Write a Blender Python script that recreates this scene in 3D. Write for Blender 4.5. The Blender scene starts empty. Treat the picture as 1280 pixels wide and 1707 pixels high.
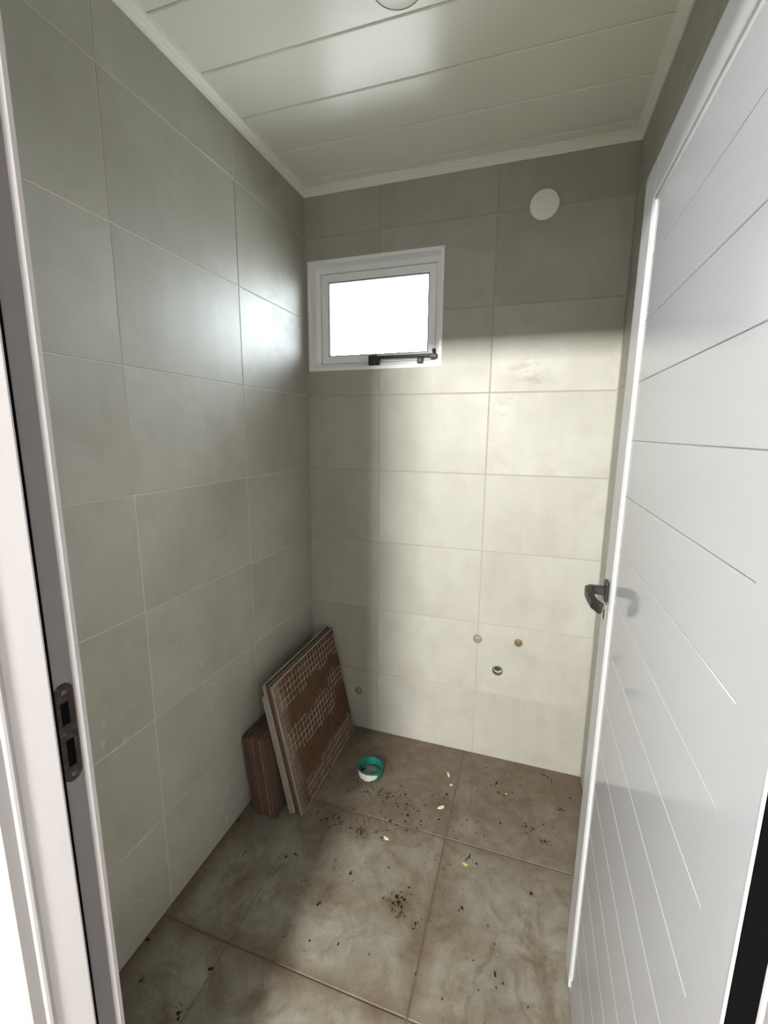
import bpy, bmesh, math, random
from mathutils import Vector, Matrix
rnd = random.Random(7)
C = bpy.context.scene.collection
SC = bpy.context.scene

# ------------------------------------------------------------------ camera
cam_data = bpy.data.cameras.new('camera')
cam = bpy.data.objects.new('camera', cam_data)
C.objects.link(cam)
RIGHT = Vector((0.9499758, 0.3122212, 0.0079910))
DOWN = Vector((0.0627491, -0.1657337, -0.9841722))
FWD = Vector((-0.3059550, 0.9354412, -0.1770346))
UP = -DOWN
mw = Matrix.Identity(4)
for i in range(3):
    mw[i][0], mw[i][1], mw[i][2] = RIGHT[i], UP[i], -FWD[i]
mw[0][3], mw[1][3], mw[2][3] = 1.0498669, -1.9979892, 1.5637441
cam.matrix_world = mw
cam_data.sensor_fit = 'HORIZONTAL'
cam_data.sensor_width = 36.0
cam_data.lens = 736.599 / 1280.0 * 36.0
cam_data.clip_start = 0.02
SC.camera = cam

# ------------------------------------------------------------------ sky, daylight, exposure
SKY_STRENGTH = 13.5
EXPOSURE = 1.0
world = bpy.data.worlds.new('world')
SC.world = world
world.use_nodes = True
wn = world.node_tree
wn.nodes.clear()
w_out = wn.nodes.new('ShaderNodeOutputWorld')
w_bg = wn.nodes.new('ShaderNodeBackground')
w_bg.inputs['Strength'].default_value = SKY_STRENGTH
w_tc = wn.nodes.new('ShaderNodeTexCoord')
w_sep = wn.nodes.new('ShaderNodeSeparateXYZ')
w_ramp = wn.nodes.new('ShaderNodeValToRGB')       # overcast sky above a pale ground, all the way round
wn.links.new(w_tc.outputs['Generated'], w_sep.inputs[0])
w_map = wn.nodes.new('ShaderNodeMapRange')
w_map.inputs['From Min'].default_value = -1.0
w_map.inputs['From Max'].default_value = 1.0
wn.links.new(w_sep.outputs['Z'], w_map.inputs['Value'])
wn.links.new(w_map.outputs[0], w_ramp.inputs[0])
els = w_ramp.color_ramp.elements
els[0].position = 0.0
els[0].color = (0.36, 0.36, 0.35, 1)
els[1].position = 1.0
els[1].color = (0.86, 0.94, 1.05, 1)
e = els.new(0.46)
e.color = (0.42, 0.43, 0.43, 1)
e = els.new(0.53)
e.color = (0.92, 1.0, 1.06, 1)
wn.links.new(w_ramp.outputs[0], w_bg.inputs['Color'])
wn.links.new(w_bg.outputs[0], w_out.inputs['Surface'])


def portal(name, loc, rot, sx, sy):                # guides sky sampling through a real opening
    l = bpy.data.lights.new(name, 'AREA')
    l.shape = 'RECTANGLE'
    l.size, l.size_y = sx, sy
    l.cycles.is_portal = True
    o = bpy.data.objects.new(name, l)
    o.location = loc
    o.rotation_euler = rot
    C.objects.link(o)
    return o


portal('bathroom_window_daylight', (0.335, 0.14, 2.095), (math.radians(-90), 0, 0), 0.64, 0.5)
HALL_WIN = (0.3, 0.9, 1.2, 1.8)
portal('hall_window_daylight', ((HALL_WIN[0] + HALL_WIN[1]) / 2, -5.67, (HALL_WIN[2] + HALL_WIN[3]) / 2), (math.radians(90), 0, 0),
       HALL_WIN[1] - HALL_WIN[0], HALL_WIN[3] - HALL_WIN[2])

# the hall's own tube lamp, far behind the camera
HALL_LAMP = (0.44, -4.7, 2.45)
lmp = bpy.data.lights.new('hall_lamp_tube', 'AREA')
lmp.shape = 'RECTANGLE'
lmp.size, lmp.size_y = 0.60, 0.20
lmp.energy = 164.0
lmp.color = (1.0, .965, .91)
lmp_o = bpy.data.objects.new('hall_lamp_tube', lmp)
lmp_o.location = HALL_LAMP
lmp_o.rotation_euler = (math.radians(90), 0, 0)
C.objects.link(lmp_o)

SC.view_settings.view_transform = 'Standard'
SC.view_settings.look = 'None'
SC.view_settings.gamma = 1.0
SC.view_settings.use_curve_mapping = False
SC.view_settings.exposure = EXPOSURE
try:
    SC.cycles.use_denoising = True
    SC.cycles.max_bounces = 16
    SC.cycles.diffuse_bounces = 10
    SC.cycles.glossy_bounces = 8
    SC.cycles.transparent_max_bounces = 12
    SC.cycles.sample_clamp_indirect = 8.0
    SC.cycles.caustics_reflective = False
    SC.cycles.caustics_refractive = False
except Exception:
    pass

# ------------------------------------------------------------------ helpers
def tag(o, label=None, cat=None, group=None, kind=None):
    if label: o['label'] = label
    if cat: o['category'] = cat
    if group: o['group'] = group
    if kind: o['kind'] = kind
    elif cat: o['kind'] = 'thing'
    return o


def link(name, me, mat=None, parent=None):
    o = bpy.data.objects.new(name, me)
    C.objects.link(o)
    if mat is not None and len(me.materials) == 0:
        me.materials.append(mat)
    if parent is not None:
        o.parent = parent
    return o


def empty(name, loc=(0, 0, 0)):
    o = bpy.data.objects.new(name, None)
    o.location = loc
    o.empty_display_size = 0.05
    C.objects.link(o)
    return o


def mesh_from(bm, name, smooth=False):
    bmesh.ops.recalc_face_normals(bm, faces=bm.faces)
    me = bpy.data.meshes.new(name)
    bm.to_mesh(me)
    bm.free()
    if smooth:
        for p in me.polygons:
            p.use_smooth = True
    return me


def add_box(bm, x0, x1, y0, y1, z0, z1, bev=0.0, seg=1):
    r = bmesh.ops.create_cube(bm, size=1.0)
    vs = r['verts']
    for v in vs:
        v.co = Vector((x0 + (v.co.x + .5) * (x1 - x0), y0 + (v.co.y + .5) * (y1 - y0), z0 + (v.co.z + .5) * (z1 - z0)))
    if bev > 0:
        es = list({e for v in vs for e in v.link_edges})
        bmesh.ops.bevel(bm, geom=es, offset=bev, segments=seg, profile=0.5, affect='EDGES')


def box(name, x0, x1, y0, y1, z0, z1, mat, parent=None, bev=0.0, seg=1):
    bm = bmesh.new()
    add_box(bm, x0, x1, y0, y1, z0, z1, bev, seg)
    return link(name, mesh_from(bm, name), mat, parent)


def boxes(name, lst, mat, parent=None, bev=0.0):
    bm = bmesh.new()
    for b in lst:
        add_box(bm, *b, bev)
    return link(name, mesh_from(bm, name), mat, parent)


def prism(bm, pts, ax, a0, a1):
    """closed outline pts (2-D) swept along axis ax from a0 to a1"""
    def P(p, a):
        if ax == 2: return (p[0], p[1], a)
        if ax == 0: return (a, p[0], p[1])
        return (p[0], a, p[1])
    lo = [bm.verts.new(P(p, a0)) for p in pts]
    hi = [bm.verts.new(P(p, a1)) for p in pts]
    n = len(pts)
    bm.faces.new(lo)
    bm.faces.new(hi)
    for i in range(n):
        bm.faces.new((lo[i], lo[(i + 1) % n], hi[(i + 1) % n], hi[i]))


def lathe(bm, prof, seg=32, M=None):
    """prof: (r, h) pairs turned about Z; r == 0 closes"""
    rings = []
    for r, h in prof:
        if r <= 1e-6:
            rings.append([bm.verts.new((0, 0, h))])
        else:
            rings.append([bm.verts.new((r * math.cos(2 * math.pi * k / seg), r * math.sin(2 * math.pi * k / seg), h)) for k in range(seg)])
    for a, b in zip(rings[:-1], rings[1:]):
        for k in range(seg):
            k2 = (k + 1) % seg
            if len(a) == 1 and len(b) == 1: continue
            if len(a) == 1: bm.faces.new((a[0], b[k], b[k2]))
            elif len(b) == 1: bm.faces.new((a[k], a[k2], b[0]))
            else: bm.faces.new((a[k], a[k2], b[k2], b[k]))
    if M is not None:
        bmesh.ops.transform(bm, matrix=M, verts=[v for r in rings for v in r])


def cells_with_holes(u0, u1, v0, v1, holes):
    us = sorted({u0, u1, *[h[0] for h in holes], *[h[1] for h in holes]})
    vs = sorted({v0, v1, *[h[2] for h in holes], *[h[3] for h in holes]})
    out = []
    for a, b in zip(us[:-1], us[1:]):
        for c, d in zip(vs[:-1], vs[1:]):
            mu, mv = (a + b) / 2, (c + d) / 2
            if any(h[0] < mu < h[1] and h[2] < mv < h[3] for h in holes): continue
            out.append((a, b, c, d))
    return out


# ------------------------------------------------------------------ materials
class NT:
    def __init__(s, name):
        s.m = bpy.data.materials.new(name)
        s.m.use_nodes = True
        s.t = s.m.node_tree
        s.t.nodes.clear()
        s.out = s.t.nodes.new('ShaderNodeOutputMaterial')
        s.b = s.t.nodes.new('ShaderNodeBsdfPrincipled')
        s.t.links.new(s.b.outputs[0], s.out.inputs[0])

    def n(s, typ, **kw):
        nd = s.t.nodes.new('ShaderNode' + typ)
        for k, v in kw.items():
            if k.startswith('i_'):
                key = k[2:]
                key = int(key) if key.isdigit() else key.replace('_', ' ')
                if isinstance(v, bpy.types.NodeSocket): s.t.links.new(v, nd.inputs[key])
                else: nd.inputs[key].default_value = v
            else:
                setattr(nd, k, v)
        return nd

    def l(s, a, b): s.t.links.new(a, b)

    def pos(s):
        return s.n('NewGeometry').outputs['Position']

    def obj(s):
        return s.n('TexCoord').outputs['Object']

    def shifted(s, scale=3.0):
        """world position plus a shift of its own for every object, so no two pieces share a pattern"""
        r = s.n('ObjectInfo').outputs['Random']
        m = s.n('Math', operation='MULTIPLY', i_0=r, i_1=37.0).outputs[0]
        return s.n('VectorMath', operation='ADD', i_0=s.pos(), i_1=m).outputs[0]

    def noise(s, vec, scale, detail=4.0, rough=0.55, dist=0.0):
        nd = s.n('TexNoise', i_Scale=scale, i_Detail=detail, i_Roughness=rough, i_Distortion=dist)
        s.l(vec, nd.inputs['Vector'])
        return nd.outputs[0]

    def ramp(s, fac, stops):
        nd = s.n('ValToRGB')
        s.l(fac, nd.inputs[0])
        el = nd.color_ramp.elements
        el[0].position, el[0].color = stops[0][0], (*stops[0][1], 1)
        el[1].position, el[1].color = stops[-1][0], (*stops[-1][1], 1)
        for p, c in stops[1:-1]:
            x = el.new(p)
            x.color = (*c, 1)
        return nd.outputs[0]

    def rng(s, fac, a, b, c, d):
        nd = s.n('MapRange', i_1=a, i_2=b, i_3=c, i_4=d)
        s.l(fac, nd.inputs[0])
        return nd.outputs[0]

    def mix(s, fac, a, b):
        nd = s.n('Mix', data_type='RGBA')
        for sock, v in ((nd.inputs[0], fac), (nd.inputs[6], a), (nd.inputs[7], b)):
            if isinstance(v, bpy.types.NodeSocket): s.l(v, sock)
            else: sock.default_value = v if isinstance(v, float) else (*v, 1)
        return nd.outputs[2]

    def math(s, op, a, b=0.0, clamp=False):
        nd = s.n('Math', operation=op, use_clamp=clamp)
        for i, v in ((0, a), (1, b)):
            if isinstance(v, bpy.types.NodeSocket): s.l(v, nd.inputs[i])
            else: nd.inputs[i].default_value = v
        return nd.outputs[0]

    def bump(s, h, strength, dist=0.002):
        nd = s.n('Bump', i_Strength=strength, i_Distance=dist)
        s.l(h, nd.inputs['Height'])
        s.l(nd.outputs[0], s.b.inputs['Normal'])

    def set(s, **kw):
        for k, v in kw.items():
            key = k.replace('_', ' ')
            if isinstance(v, bpy.types.NodeSocket): s.l(v, s.b.inputs[key])
            elif isinstance(v, tuple): s.b.inputs[key].default_value = (*v, 1)
            else: s.b.inputs[key].default_value = v
        return s.m


def plain(name, col, rough=0.5, metal=0.0, var=0.06, scale=18.0, bump=0.0, spec=0.5, coat=0.0, rv=.04):
    t = NT(name)
    v = t.obj()
    f = t.noise(v, scale, 4)
    c = t.mix(f, tuple(x * (1 - var) for x in col), tuple(min(1, x * (1 + var)) for x in col))
    r = t.rng(t.noise(v, scale * 1.7, 3), .3, .7, max(0.02, rough * (1 - rv)), min(1, rough * (1 + rv)))
    if bump: t.bump(t.noise(v, scale * 6, 4), bump)
    m = t.set(Base_Color=c, Roughness=r, Metallic=metal, Specular_IOR_Level=spec, Coat_Weight=coat, Coat_Roughness=.08)
    return m


def wall_tile_material():
    t = NT('cement look wall tile')
    p = t.shifted()
    w = t.pos()
    big = t.noise(p, 2.2, 3, .5, .2)
    fine = t.noise(p, 16, 6, .6, .3)
    c = t.ramp(big, [(.30, (.350, .345, .300)), (.5, (.405, .402, .358)), (.70, (.448, .447, .405))])
    c = t.mix(t.rng(fine, .30, .75, 0.0, .5), c, (.345, .338, .295))
    # cloudy darker spots of the cement print
    sp = t.noise(p, 6.5, 4, .55, .5)
    c = t.mix(t.rng(sp, .52, .74, 0.0, .5), c, (.31, .298, .25))
    vv = t.n('VectorMath', operation='MULTIPLY', i_0=p, i_1=(9.0, 9.0, 1.6)).outputs[0]
    st = t.noise(vv, 1.6, 5, .6, .2)                    # faint upright streaks of the print
    c = t.mix(t.rng(st, .45, .75, 0.0, .28), c, (.47, .465, .425))
    # dried adhesive flecks and hand smears: pale matt film with a shape of its own, mostly low on the wall
    zz = t.n('SeparateXYZ', i_0=w).outputs['Z']
    fn = t.noise(w, 34.0, 3, .55, .4)
    patch = t.rng(t.noise(w, 4.5, 3, .5), .50, .62, 0.0, 1.0)
    low = t.rng(zz, .70, 1.0, 1.0, .0)
    xx = t.n('SeparateXYZ', i_0=w).outputs['X']
    low = t.math('MULTIPLY', low, t.rng(xx, .02, .10, 1.0, .12))
    fleck = t.math('MULTIPLY', t.math('MULTIPLY', t.rng(fn, .61, .67, 0.0, .55), patch), low)
    c = t.mix(fleck, c, (.66, .645, .585))
    # three greasy hand marks of the tilers
    for (mx, my, mz, mr) in ((.945, 0.0, 1.69, .085), (1.02, 0.0, 1.80, .105), (0.0, -.26, 2.02, .20)):
        d = t.n('VectorMath', operation='DISTANCE', i_0=w, i_1=(mx, my, mz)).outputs['Value']
        hn = t.noise(t.n('VectorMath', operation='MULTIPLY', i_0=w, i_1=(1.0, 1.0, 1.7)).outputs[0], 8.0, 7, .68, .5)
        mk = t.math('MULTIPLY', t.rng(d, mr * .35, mr, 1.0, 0.0), t.rng(hn, .50, .60, .0, .75))
        c = t.mix(mk, c, (.27, .255, .21))
    film = t.math('MULTIPLY', t.rng(t.noise(w, 11.0, 5, .65, 1.4), .56, .62, 0.0, 1.0), t.rng(t.noise(w, 2.3, 2), .48, .60, 0.0, 1.0))
    r = t.rng(t.noise(w, 5.0, 4, .6, .3), .35, .68, .45, .53)
    r = t.math('ADD', r, t.math('MULTIPLY', film, .05))
    r = t.math('ADD', r, t.math('MULTIPLY', fleck, .5), True)
    t.bump(t.noise(p, 4.0, 3, .5), .05, .003)
    return t.set(Base_Color=c, Roughness=r, Specular_IOR_Level=.5)


JX, JY1, JY2 = .829, -.513, -1.087


def floor_tile_material():
    t = NT('muddy cement floor tile')
    p = t.shifted()
    w = t.pos()
    big = t.noise(p, 2.8, 6, .6, .5)
    c = t.ramp(big, [(.3, (.175, .163, .128)), (.5, (.225, .213, .173)), (.68, (.28, .275, .235))])
    c = t.mix(t.rng(t.noise(p, 5.5, 3, .5, .8), .55, .72, 0.0, .45), c, (.25, .268, .228))
    c = t.mix(t.rng(t.noise(p, 26, 6, .7, .4), .35, .75, 0.0, .45), c, (.165, .145, .115))
    x = t.n('SeparateXYZ', i_0=w)
    X, Y = x.outputs['X'], x.outputs['Y']
    wob = t.noise(w, 7.0, 5, .65, .8)
    # dried mud: along the joints, towards the window wall, along the left wall
    dj = t.math('MINIMUM', t.math('ABSOLUTE', t.math('SUBTRACT', X, JX)), t.math('ABSOLUTE', t.math('SUBTRACT', Y, JY1)))
    dj = t.math('MINIMUM', dj, t.math('ABSOLUTE', t.math('SUBTRACT', Y, JY2)))
    joint = t.rng(t.math('ADD', dj, t.math('MULTIPLY', t.math('SUBTRACT', wob, .5), .10)), 0.0, .060, .80, 0.0)
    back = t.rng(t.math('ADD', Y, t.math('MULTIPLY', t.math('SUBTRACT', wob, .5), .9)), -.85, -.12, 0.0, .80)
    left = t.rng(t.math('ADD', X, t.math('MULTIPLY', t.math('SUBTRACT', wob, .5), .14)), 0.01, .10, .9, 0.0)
    blot = t.rng(t.noise(w, 4.6, 8, .72, .7), .49, .66, 0.0, .80)
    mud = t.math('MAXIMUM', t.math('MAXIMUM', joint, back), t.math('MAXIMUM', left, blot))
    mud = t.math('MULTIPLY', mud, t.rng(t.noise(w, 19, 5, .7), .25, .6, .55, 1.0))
    mid = t.noise(w, 10.0, 9, .74, .6)
    c = t.mix(t.rng(mid, .48, .64, 0.0, .72), c, (.125, .094, .062))
    c = t.mix(t.rng(mid, .32, .46, .50, 0.0), c, (.30, .31, .265))
    # mud trodden round the joint crossing and under the largest clod
    for (sx, sy, r0, k) in ((.80, -.36, .17, .85), (.83, -.52, .10, .8), (.725, -.81, .085, .85), (.80, -.86, .06, .7), (.62, -.45, .16, .7), (.52, -.585, .07, .7), (1.12, -.36, .12, .55), (.92, -.80, .14, .5)):
        d = t.n('VectorMath', operation='DISTANCE', i_0=w, i_1=(sx, sy, 0.0)).outputs['Value']
        d = t.math('ADD', d, t.math('MULTIPLY', t.math('SUBTRACT', t.noise(w, 14.0, 7, .72), .5), .26))
        mud = t.math('MAXIMUM', mud, t.rng(d, r0 * .15, r0, k, 0.0))
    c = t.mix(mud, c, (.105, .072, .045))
    # two shaped tide marks left by puddles
    for (sx, sy, r0, a, b) in ((1.06, -1.03, .10, .8, .62), (1.02, -.27, .15, .85, .8), (.66, -.42, .13, 1.1, .8), (.46, -.20, .085, 1.0, 1.0)):
        dx = t.math('MULTIPLY', t.math('SUBTRACT', X, sx), 1 / a)
        dy = t.math('MULTIPLY', t.math('SUBTRACT', Y, sy), b)
        d = t.math('SQRT', t.math('ADD', t.math('MULTIPLY', dx, dx), t.math('MULTIPLY', dy, dy)))
        d = t.math('ADD', d, t.math('MULTIPLY', t.math('SUBTRACT', t.noise(w, 9.0, 5, .6), .5), .12))
        ring = t.rng(t.math('ABSOLUTE', t.math('SUBTRACT', d, r0)), 0.0, .016, .38, 0.0)
        inside = t.rng(d, r0 - .05, r0, .55 if sx == 1.075 else .30, 0.0)
        c = t.mix(t.math('MAXIMUM', ring, inside), c, (.085, .062, .040))
    dirt = t.rng(t.noise(w, 60, 4, .75), .64, .74, 0.0, .7)
    dirt = t.math('MULTIPLY', dirt, t.rng(t.noise(w, 5.0, 3), .45, .6, 0.0, 1.0))
    c = t.mix(dirt, c, (.10, .08, .06))
    r = t.rng(t.noise(w, 8, 5, .6), .3, .7, .40, .68)
    t.bump(t.noise(w, 34, 5, .6), .10, .002)
    return t.set(Base_Color=c, Roughness=r, Specular_IOR_Level=.4)


M_TILE = wall_tile_material()
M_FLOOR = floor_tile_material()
M_GROUT = plain('pale wall grout', (.56, .55, .49), .85, var=.10, scale=30, bump=.15)
M_BGROUT = plain('beige grey wall grout', (.36, .345, .30), .85, var=.10, scale=30, bump=.15)
M_FGROUT = plain('muddy floor grout', (.12, .092, .066), .9, var=.25, scale=25, bump=.25)
M_PVC = plain('satin white ceiling plastic', (.80, .82, .755), .28, var=.003, scale=3, rv=0.0)
M_CORN = plain('white cornice plastic', (.84, .845, .79), .35, var=.003, scale=6, rv=0.0)
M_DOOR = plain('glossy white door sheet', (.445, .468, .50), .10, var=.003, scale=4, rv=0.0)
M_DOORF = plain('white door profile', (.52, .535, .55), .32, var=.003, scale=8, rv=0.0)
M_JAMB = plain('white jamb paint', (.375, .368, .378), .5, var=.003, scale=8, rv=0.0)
M_ALU = plain('white lacquered aluminium', (.88, .89, .91), .28, var=.003, scale=10, rv=0.0)
M_BLACK = plain('black lacquered metal', (.018, .017, .016), .38, var=.2, scale=40)
M_SEAL = plain('grey rubber seal', (.20, .19, .20), .7, var=.08, scale=30)
M_BSEAL = plain('black rubber', (.0025, .0025, .003), .9, var=.2, scale=30, spec=.03)
M_PLASTER = plain('hall plaster', (.62, .61, .60), .8, var=.02, scale=8, bump=.05)
M_HFLOOR = plain('hall floor tile', (.42, .40, .36), .5, var=.08, scale=5)
M_REBSHADE = plain('grey rebate shade', (.150, .146, .152), .6, var=.03, scale=8, spec=.25)  # shade of the white jamb's rebate, put into a darker grey
M_STEEL = plain('brushed steel', (.62, .60, .56), .35, metal=1.0, var=.08, scale=50)
M_CAP = plain('white plastic cap', (.90, .90, .90), .38, var=.01, scale=12)


def glass_material():
    t = NT('clear window glass')
    tr = t.n('BsdfTransparent', i_Color=(.97, .985, .985, 1))
    gl = t.n('BsdfGlossy', i_Roughness=.02)
    fr = t.n('Fresnel', i_IOR=1.45)
    mx = t.n('MixShader')
    t.l(fr.outputs[0], mx.inputs[0])
    t.l(tr.outputs[0], mx.inputs[1])
    t.l(gl.outputs[0], mx.inputs[2])
    t.l(mx.outputs[0], t.out.inputs[0])
    t.t.nodes.remove(t.b)
    return t.m


M_GLASS = glass_material()

# ------------------------------------------------------------------ room shell
RW, RH = 1.364, 2.606              # room width, cornice underside
CEIL = 2.632
YF = -1.585                        # room face of the doorway wall
TH = .007                          # tile thickness over the bedding
ROWS = [0.0] + [.335 + .35 * i for i in range(7)] + [RH + .012]


def tile_mesh(name, poly, thick, bev=.0012):
    """flat tile: outline poly in (u, v), face at w = thick with a small arris"""
    n = len(poly)
    ins = []
    area = sum(poly[i][0] * poly[(i + 1) % n][1] - poly[(i + 1) % n][0] * poly[i][1] for i in range(n))
    pts = poly if area > 0 else poly[::-1]
    for i in range(n):
        a, b, c = Vector(pts[i - 1]), Vector(pts[i]), Vector(pts[(i + 1) % n])
        d1, d2 = (b - a).normalized(), (c - b).normalized()
        n1, n2 = Vector((-d1.y, d1.x)), Vector((-d2.y, d2.x))
        ins.append(b + (n1 + n2) * bev)
    bm = bmesh.new()
    bk = [bm.verts.new((p[0], p[1], 0)) for p in pts]
    md = [bm.verts.new((p[0], p[1], thick - bev)) for p in pts]
    fr = [bm.verts.new((p[0], p[1], thick)) for p in ins]
    bm.faces.new(fr)
    bm.faces.new(bk[::-1])
    for i in range(n):
        j = (i + 1) % n
        bm.faces.new((bk[i], bk[j], md[j], md[i]))
        bm.faces.new((md[i], md[j], fr[j], fr[i]))
    return mesh_from(bm, name)


def place_tile(parent, poly, M, gap, mat=M_TILE, tilt=.0016):
    """poly in wall (u, v); M maps (u, v, w) to the world; every tile sits a hair uneven"""
    us, vs = [p[0] for p in poly], [p[1] for p in poly]
    cu, cv = (min(us) + max(us)) / 2, (min(vs) + max(vs)) / 2
    n = len(poly)
    g = gap / 2
    shr = []
    area = sum(poly[i][0] * poly[(i + 1) % n][1] - poly[(i + 1) % n][0] * poly[i][1] for i in range(n))
    pts = poly if area > 0 else poly[::-1]
    for i in range(n):
        a, b, c = Vector(pts[i - 1]), Vector(pts[i]), Vector(pts[(i + 1) % n])
        d1, d2 = (b - a).normalized(), (c - b).normalized()
        q = b + (Vector((-d1.y, d1.x)) + Vector((-d2.y, d2.x))) * g
        shr.append((q.x - cu, q.y - cv))
    o = link('tile', tile_mesh('tile', shr, TH), mat, parent)
    L = Matrix.Translation((cu, cv, rnd.uniform(-.0006, .0006))) @ Matrix.Rotation(rnd.uniform(-tilt, tilt), 4, 'X') @ Matrix.Rotation(rnd.uniform(-tilt, tilt), 4, 'Y')
    o.matrix_world = M @ L
    return o


def rect(a, b, c, d): return [(a, c), (b, c), (b, d), (a, d)]


MAP_LEFT = Matrix(((0, 0, 1, -TH), (1, 0, 0, 0), (0, 1, 0, 0), (0, 0, 0, 1)))           # u = y, v = z, w = +x
MAP_BACK = Matrix(((1, 0, 0, 0), (0, 0, -1, TH), (0, 1, 0, 0), (0, 0, 0, 1)))           # u = x, v = z, w = -y
MAP_RIGHT = Matrix(((0, 0, -1, RW + TH), (1, 0, 0, 0), (0, 1, 0, 0), (0, 0, 0, 1)))     # u = y, v = z, w = -x
MAP_FLOOR = Matrix(((1, 0, 0, 0), (0, 1, 0, 0), (0, 0, 1, -TH), (0, 0, 0, 1)))
GD = .0013                                                                              # grout sits this far behind the tile face

# left wall
wall_left = box('wall_left', -.12, -GD, YF - .02, .12, -.05, CEIL + .06, M_GROUT)
tag(wall_left, 'left bathroom wall of beige-grey cement-look tiles', 'wall', kind='structure')
for (y0, y1) in ((-.518, 0.0), (-1.046, -.518), (YF, -1.046)):
    for r in range(8):
        place_tile(wall_left, rect(y0, y1, ROWS[r], ROWS[r + 1]), MAP_LEFT, .003)

# back wall with the window opening and a hole for the drain
WX0, WX1, WZ0, WZ1 = .022, .646, 1.858, 2.328
DRX, DRZ, DRR = .967, .459, .0245
holes = [(WX0, WX1, WZ0, WZ1), (DRX - .03, DRX + .03, DRZ - .03, DRZ + .03)]
wall_back = boxes('wall_back', [(a, b, GD, .13, c, d) for a, b, c, d in cells_with_holes(-.12, RW + .12, -.05, CEIL + .06, holes)], M_BGROUT)
tag(wall_back, 'far bathroom wall of beige tiles with the small window', 'wall', kind='structure')
CX = [0.0, .369, .868, RW]
drain_tile = None
for ci in range(3):
    a, b = CX[ci], CX[ci + 1]
    for r in range(8):
        c, d = ROWS[r], ROWS[r + 1]
        g = .0045
        if ci == 2 or d <= WZ0 or c >= WZ1:
            o = place_tile(wall_back, rect(a, b, c, d), MAP_BACK, g)
            if ci == 2 and r == 1: drain_tile = o
        elif ci == 0:
            if c < WZ0: place_tile(wall_back, rect(a, b, c, WZ0), MAP_BACK, g)
            if d > WZ1: place_tile(wall_back, rect(a, b, WZ1, d), MAP_BACK, g)
        else:
            if c < WZ0: place_tile(wall_back, [(a, c), (b, c), (b, d), (WX1, d), (WX1, WZ0), (a, WZ0)], MAP_BACK, g)
            elif d > WZ1: place_tile(wall_back, [(WX1, c), (b, c), (b, d), (a, d), (a, WZ1), (WX1, WZ1)], MAP_BACK, g)
# drill the drain hole through its tile
bm = bmesh.new()
bmesh.ops.create_cone(bm, cap_ends=True, segments=28, radius1=DRR + .0015, radius2=DRR + .0015, depth=.2)
cutter = link('cutter', mesh_from(bm, 'cutter'), M_GROUT)
cutter.matrix_world = Matrix.Translation((DRX, 0, DRZ)) @ Matrix.Rotation(math.radians(90), 4, 'X')
md = drain_tile.modifiers.new('hole', 'BOOLEAN')
md.object = cutter
md.operation = 'DIFFERENCE'
bpy.context.view_layer.update()
new_me = bpy.data.meshes.new_from_object(drain_tile.evaluated_get(bpy.context.evaluated_depsgraph_get()))
drain_tile.modifiers.clear()
drain_tile.data = new_me
bpy.data.objects.remove(cutter)

# right wall, behind the open door
wall_right = box('wall_right', RW + GD, RW + .12, YF - .02, .12, -.05, CEIL + .06, M_GROUT)
tag(wall_right, 'right bathroom wall of beige tiles behind the open door', 'wall', kind='structure')
for (y0, y1) in ((-.50, 0.0), (-1.0, -.50), (-1.50, -1.0), (YF, -1.50)):
    for r in range(8):
        place_tile(wall_right, rect(y0, y1, ROWS[r], ROWS[r + 1]), MAP_RIGHT, .003)

# floor
floor = box('floor', -.12, RW + .12, YF - .105, .12, -.12, -.0022, M_FGROUT)
tag(floor, 'grey-beige bathroom floor of large tiles, muddy and littered', 'floor', kind='structure')
FX = [0.0, JX - .574, JX, RW]
FY = [YF - .101, JY2, JY1, 0.0]
for a, b in zip(FX[:-1], FX[1:]):
    for c, d in zip(FY[:-1], FY[1:]):
        e0 = .0018 if a == FX[1] else 0
        e1 = .0018 if b == FX[1] else 0
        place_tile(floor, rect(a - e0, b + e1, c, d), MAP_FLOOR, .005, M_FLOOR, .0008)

# ceiling of plastic boards running along the window wall
ceiling = box('ceiling', -.12, RW + .12, YF - .02, .12, CEIL + .012, CEIL + .10, M_SEAL)
tag(ceiling, 'glossy white plastic board ceiling', 'ceiling', kind='structure')
PW = .2055
edges = [-.078 - PW * i for i in range(-1, 9)]
for a, b in zip(edges[:-1], edges[1:]):
    y1, y0 = min(a, 0.0), max(b, YF)
    if y1 - y0 < .01: continue
    bm = bmesh.new()
    e1, k = .0016, .0022
    prism(bm, [(y0 + e1, CEIL + .010), (y0 + e1, CEIL + k), (y0 + e1 + k * 1.6, CEIL), (y1 - e1 - k * 1.6, CEIL), (y1 - e1, CEIL + k), (y1 - e1, CEIL + .010)], 0, -.05, RW + .05)
    link('board', mesh_from(bm, 'board'), M_PVC, ceiling)

# cornice, stepped profile, mitred at the corners
def cornice(name, label, M, length, m0=1, m1=1):
    prof = [(0.0, 0.0), (.006, 0.0), (.0085, .003), (.0085, .008), (.012, .0115), (.019, .0145), (.0235, .0185), (.027, .020), (.030, .021), (.030, .0262), (0.0, .0262)]
    bm = bmesh.new()
    lo = [bm.verts.new(M @ Vector((0 + d * m0, d, RH + h))) for d, h in prof]
    hi = [bm.verts.new(M @ Vector((length - d * m1, d, RH + h))) for d, h in prof]
    n = len(prof)
    bm.faces.new(lo)
    bm.faces.new(hi)
    for i in range(n):
        bm.faces.new((lo[i], lo[(i + 1) % n], hi[(i + 1) % n], hi[i]))
    o = link(name, mesh_from(bm, name), M_CORN)
    tag(o, label, 'cornice', kind='structure')
    return o


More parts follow.
